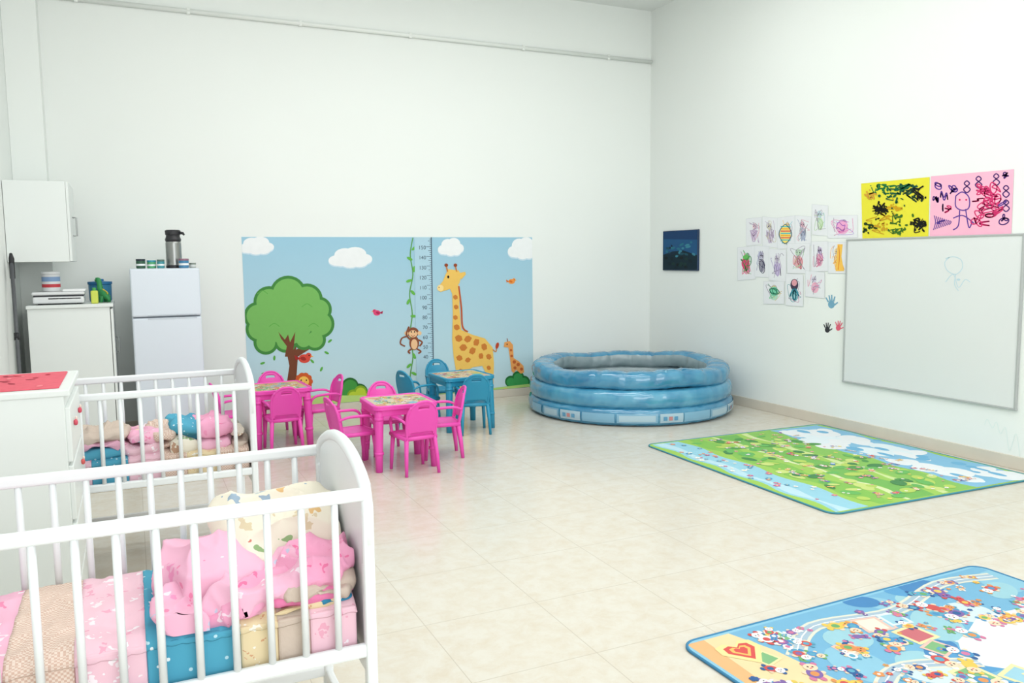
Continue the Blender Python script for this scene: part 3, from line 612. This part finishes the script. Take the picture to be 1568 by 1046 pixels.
sheet1=[(-.69,-.30,pinkprint),(-.30,-.16,plaidm),(-.16,-.01,pinksm),(-.01,.10,bluedot),(.10,.20,bluedot),(.20,.29,yel),(.29,.37,beige),(.37,.49,pinksm)]
crib((0,2.0,0),-.72,.518,.55,sheet1,ex1)
def ex2(b):
    b.folded((-.15,.2,.575),(.21,.32,.11),3,[bluedot,pinkprint,beige],.05,21)
    b.folded((.0,.2,.575),(.14,.32,.09),2,[pinksm,pinkprint],0,31)
    b.folded((.10,.2,.575),(.10,.32,.10),2,[plaidm,plaidm],0,41)
    b.folded((.20,.2,.575),(.13,.32,.12),2,[cream,bluedot],.05,61)
    b.folded((.32,.2,.575),(.15,.32,.12),2,[pinkprint,hotpp],.05,71)
    b.folded((.43,.2,.575),(.08,.32,.07),2,[beige,cream],.0,81)
sheet2=[(-.69,-.2,pinksm),(-.2,-.05,bluedot),(-.05,.1,pinksm),(.1,.2,plaidm),(.2,.34,yel),(.34,.48,plaidm)]
crib((0,4.03,0),-.72,.5,.58,sheet2,ex2)
# ---------------------------------------------------------------- dresser with red mat
cab=mat((230,235,233),.4,.012,3,.4,'white_laminate')
b=MB(); y0,y1=3.37,3.98; xr=-.222; h=1.0
b.box(((XL+.02+xr)/2,(y0+y1)/2,h-.012),(xr-XL-.02,y1-y0,.024),cab,.004)
b.box(((XL+.02+xr-.02)/2,(y0+y1)/2,.5),(xr-.02-XL-.02,y1-y0-.012,.96),cab,.003)
for i in range(4):
    z=.17+i*.22; b.box((xr-.012,(y0+y1)/2,z),(.018,y1-y0-.03,.205),cab,.004)
    for yy in (y0+.16,y1-.16):
        b.lump((xr+.004,yy,z+.02),(.008,.012,.012),mat([(210,90,100),(100,170,120),(210,90,90),(210,80,100)][i],.4),n=16,amp=0)
        b.lump((xr+.006,yy+.012,z+.034),(.005,.008,.008),mat((230,210,200),.4),n=12,amp=0)
for x in (XL+.06,xr-.05):
    for y in (y0+.05,y1-.05): b.box((x,y,.015),(.04,.04,.03),cab,.003)
b.obj('chest_of_drawers')
b=MB(); b.slab(rrect(.50,.50,.01,XL+.29,(y0+y1)/2+.0),h+.001,h+.005,mat((220,96,112),.85,.1,40),.001)
A=Art(b,lambda x,y,z:(x,y,h+.0055+z),None,step=.00005); R=random.Random(3)
for k in range(26): A.disc(XL+.29+R.uniform(-.2,.2),(y0+y1)/2+R.uniform(-.2,.2),R.uniform(.008,.03),R.uniform(.005,.012),R.choice([(150,40,60),(240,130,140),(190,50,70)]),rot=R.uniform(0,180),n=8)
b.obj('red_tray_mat')
# ---------------------------------------------------------------- fridge
b=MB(); fr=mat((216,224,234),.32,.01,3,.5,'fridge_enamel'); fx,fw_,fy=.255,.51,7.0
b.box((fx,fy+.32,.735),(fw_,.54,1.35),fr,.012); b.box((fx,fy+.025,1.225),(fw_,.05,.375),fr,.014,seg=3); b.box((fx,fy+.025,.535),(fw_,.05,.985),fr,.014,seg=3)
b.box((fx,fy+.05,1.033),(fw_-.02,.02,.012),mat((150,158,166),.5),.002); b.box((fx,fy+.3,1.405),(fw_-.004,.55,.02),fr,.006)
b.box((fx+.04,fy+.004,1.047),(.36,.012,.012),mat((190,198,208),.4),.003); b.box((fx+.04,fy+.004,1.020),(.36,.012,.012),mat((200,208,218),.4),.003)
for x in (.03,.48):
    for y in (fy+.1,fy+.5): b.box((x,y,.03),(.04,.04,.06),mat((60,60,64),.5),.004)
b.obj('refrigerator')
ft=1.4155
b=MB(); st=mat((150,152,150),.25,.05,3,.6,'brushed_steel'); bk_=mat((44,44,48),.4,.05)
st.node_tree.nodes['Principled BSDF'].inputs['Metallic'].default_value=.7
b.lathe([(0,0),(.058,0),(.06,.01),(.06,.2),(.056,.215)],st,n=28); b.lathe([(.061,0),(.063,.004),(.063,.02),(.06,.024)],bk_,n=28)
b.lathe([(.057,.212),(.062,.23),(.054,.25),(.052,.262),(.058,.27),(.06,.30),(.050,.308),(0,.31)],bk_,n=28)
b.tube([(0,-.05,.285),(0,-.085,.28),(0,-.095,.265)],[.012,.011,.008],bk_,10); b.tube([(.055,.0,.25),(.08,.0,.24),(.082,0,.15),(.06,0,.06)],.008,bk_,8,smooth_path=4)
b.obj('thermos_flask',(.335,7.2,ft),D(60))
def jar(name,x,y,r,h,c,c2):
    b=MB(); b.lathe([(0,0),(r*.9,0),(r,.006),(r,h*.75),(r*.92,h*.8)],mat(c,.4,.05),n=20); b.lathe([(r*.95,h*.78),(r*1.02,h*.8),(r*1.02,h*.98),(r*.9,h),(0,h)],mat(c2,.4,.05),n=20)
    b.lathe([(r*1.01,h*.3),(r*1.01,h*.5)],mat(W,.6,.02),n=20); b.obj(name,(x,y,ft))
jar('storage_jar',.085,7.15,.034,.075,(50,90,70),(40,50,60)); jar('storage_jar',.165,7.18,.034,.065,(90,170,120),(60,150,170)); jar('storage_jar',.232,7.15,.028,.07,(70,150,160),(90,120,110)); jar('storage_jar',.40,7.08,.038,.075,(70,130,170),(150,110,130)); jar('storage_jar',.47,7.15,.026,.04,(180,186,180),(130,140,130))
# ---------------------------------------------------------------- base cabinet & contents
b=MB(); cx0,cx1,cy0,cy1,ch=-.70,-.125,6.9,7.58,1.155
b.box(((cx0+cx1)/2,(cy0+cy1)/2,ch-.0125),(cx1-cx0,cy1-cy0,.025),cab,.004); b.box(((cx0+cx1)/2-.01,(cy0+cy1)/2+.005,.59),(cx1-cx0-.03,cy1-cy0-.02,1.08),cab,.003)
b.box((cx1-.012,(cy0+cy1)/2-.17,.6),(.018,.31,1.03),cab,.004); b.box((cx1-.012,(cy0+cy1)/2+.17,.6),(.018,.31,1.03),cab,.004); b.box(((cx0+cx1)/2-.01,(cy0+cy1)/2,.03),(cx1-cx0-.06,cy1-cy0-.04,.06),cab,.003)
for y in (7.21,7.27): b.tube([(cx1+.0,y,.75),(cx1+.022,y,.75),(cx1+.022,y,.87),(cx1+.0,y,.87)],.005,al,8)
b.obj('storage_cabinet')
b=MB(); dk_=mat((52,54,60),.4,.05); gw=mat((224,226,228),.4,.02)
b.box((-.49,7.1,ch+.035),(.34,.28,.05),gw,.012); b.box((-.49,7.1,ch+.066),(.33,.26,.012),dk_,.004); b.box((-.49,7.1,ch+.084),(.35,.27,.024),gw,.009); b.box((-.45,6.975,ch+.045),(.22,.03,.012),dk_,.003); b.box((-.385,7.07,ch+.105),(.15,.2,.016),mat((240,242,244),.6),.003)
for x in (-.62,-.36): b.box((x,7.05,ch+.006),(.03,.03,.01),dk_,.001)
b.obj('desktop_printer')
b=MB(); b.lathe([(0,0),(.06,0),(.062,.005),(.062,.13),(.055,.137),(0,.137)],gw,n=24); b.lathe([(.063,.03),(.063,.055)],mat((200,60,70),.5),n=24); b.lathe([(.063,.075),(.063,.11)],mat((130,160,200),.5),n=24); b.lathe([(0,.15),(.06,.15),(.064,.145),(.064,.132)],mat((236,238,240),.4),n=24); b.obj('formula_tin',(-.545,7.14,ch+.0975))
gr=mat((50,140,80),.4,.1,20); 
b=MB(); b.lathe([(0,0),(.075,0),(.082,.01),(.085,.13),(.08,.14)],mat((60,130,170),.3,.05),n=28); b.lathe([(.083,.135),(.09,.138),(.09,.158),(.03,.165),(.028,.18),(0,.182)],mat((40,110,160),.35),n=28); b.obj('blue_tub',(-.22,7.38,ch))
b=MB(); b.tube([(-.10,0,.02),(-.07,0,.035),(-.035,0,.055),(.015,0,.065),(.045,0,.09),(.055,0,.14),(.07,0,.17),(.09,0,.172),(.105,0,.165)],[.004,.014,.032,.036,.026,.019,.02,.022,.012],gr,14,smooth_path=5)
for x in (-.035,.025):
    for y in (-.022,.022): b.tube([(x,y,.05),(x+.004,y*1.3,.02),(x+.008,y*1.3,.0)],[.016,.013,.014],gr,10)
for k in range(6): b.box((-.07+k*.023,0,.075+.02*math.sin(k*.5)),(.012,.004,.022),mat((230,200,60),.4),.001,rot=(0,.78,0))
b.lump((.085,.018,.18),(.005,.004,.005),mat((240,240,240),.3),n=10,amp=0); b.lump((.085,-.018,.18),(.005,.004,.005),mat((240,240,240),.3),n=10,amp=0)
b.obj('toy_dinosaur',(-.195,7.17,ch+.001),D(115))
b=MB(); b.box((0,0,.05),(.05,.05,.10),mat((206,216,90),.5),.01); b.lathe([(.012,.1),(.014,.12),(0,.122)],mat((80,170,90),.5),n=12); b.obj('yellow_bottle',(-.25,6.98,ch))
b=MB(); wx0,wx1,wy0,wy1,wz0,wz1=XL+.003,-.378,6.93,7.55,1.475,2.065
b.box(((wx0+wx1)/2-.01,(wy0+wy1)/2,(wz0+wz1)/2),(wx1-wx0-.02,wy1-wy0,wz1-wz0),cab,.003)
for k in (0,1): b.box((wx1-.010,wy0+(wy1-wy0)*(.25+.5*k),(wz0+wz1)/2),(.018,(wy1-wy0)/2-.006,wz1-wz0-.006),cab,.003)
for y in (wy0+.27,wy0+.35): b.tube([(wx1,y,wz0+.2),(wx1+.025,y,wz0+.2),(wx1+.025,y,wz0+.34),(wx1,y,wz0+.34)],.005,al,8)
b.obj('wall_cabinet')
b=MB(); b.tube([(-.755,6.78,1.52),(-.735,6.6,.8),(-.715,6.42,.05)],.0125,mat((86,88,92),.35),10); b.tube([(-.757,6.80,1.36),(-.752,6.765,1.5),(-.757,6.79,1.535)],[.017,.018,.01],mat((40,40,44),.5),10)
b.tube([(-.74,6.65,.98),(-.739,6.638,.93)],.018,mat((40,40,44),.5),10)
b.lump((-.70,6.40,.035),(.05,.12,.034),mat((170,190,200),.9,.1,30,bump=.3),n=32,amp=.01,ns=30); b.obj('floor_mop')
# ---------------------------------------------------------------- light
w=bpy.data.worlds.new('world'); sc.world=w; w.use_nodes=True; bg=w.node_tree.nodes['Background']; bg.inputs[0].default_value=(.97,.995,1,1); bg.inputs[1].default_value=1.3
def area(name,loc,rot,sx,sy,e,c=(1,1,1)):
    l=bpy.data.lights.new(name,'AREA'); l.shape='RECTANGLE'; l.size=sx; l.size_y=sy; l.energy=e; l.color=c
    o=bpy.data.objects.new(name,l); o.location=loc; o.rotation_euler=rot; sc.collection.objects.link(o); return o
for x,y,e in ((2.3,1.0,36),(2.3,3.4,50),(2.3,5.4,52)): area('overhead_fill',(x,y,4.1),(0,0,0),4.2,.9,e,(1,1,.99))  # added fill lights below the ceiling, no fixtures modelled
area('rear_fill',(1.6,-2.8,2.4),(D(93),0,D(-10)),4.4,3.2,118,(.97,.995,1))  # added fill at the open rear, no window there; angled to brighten right wall
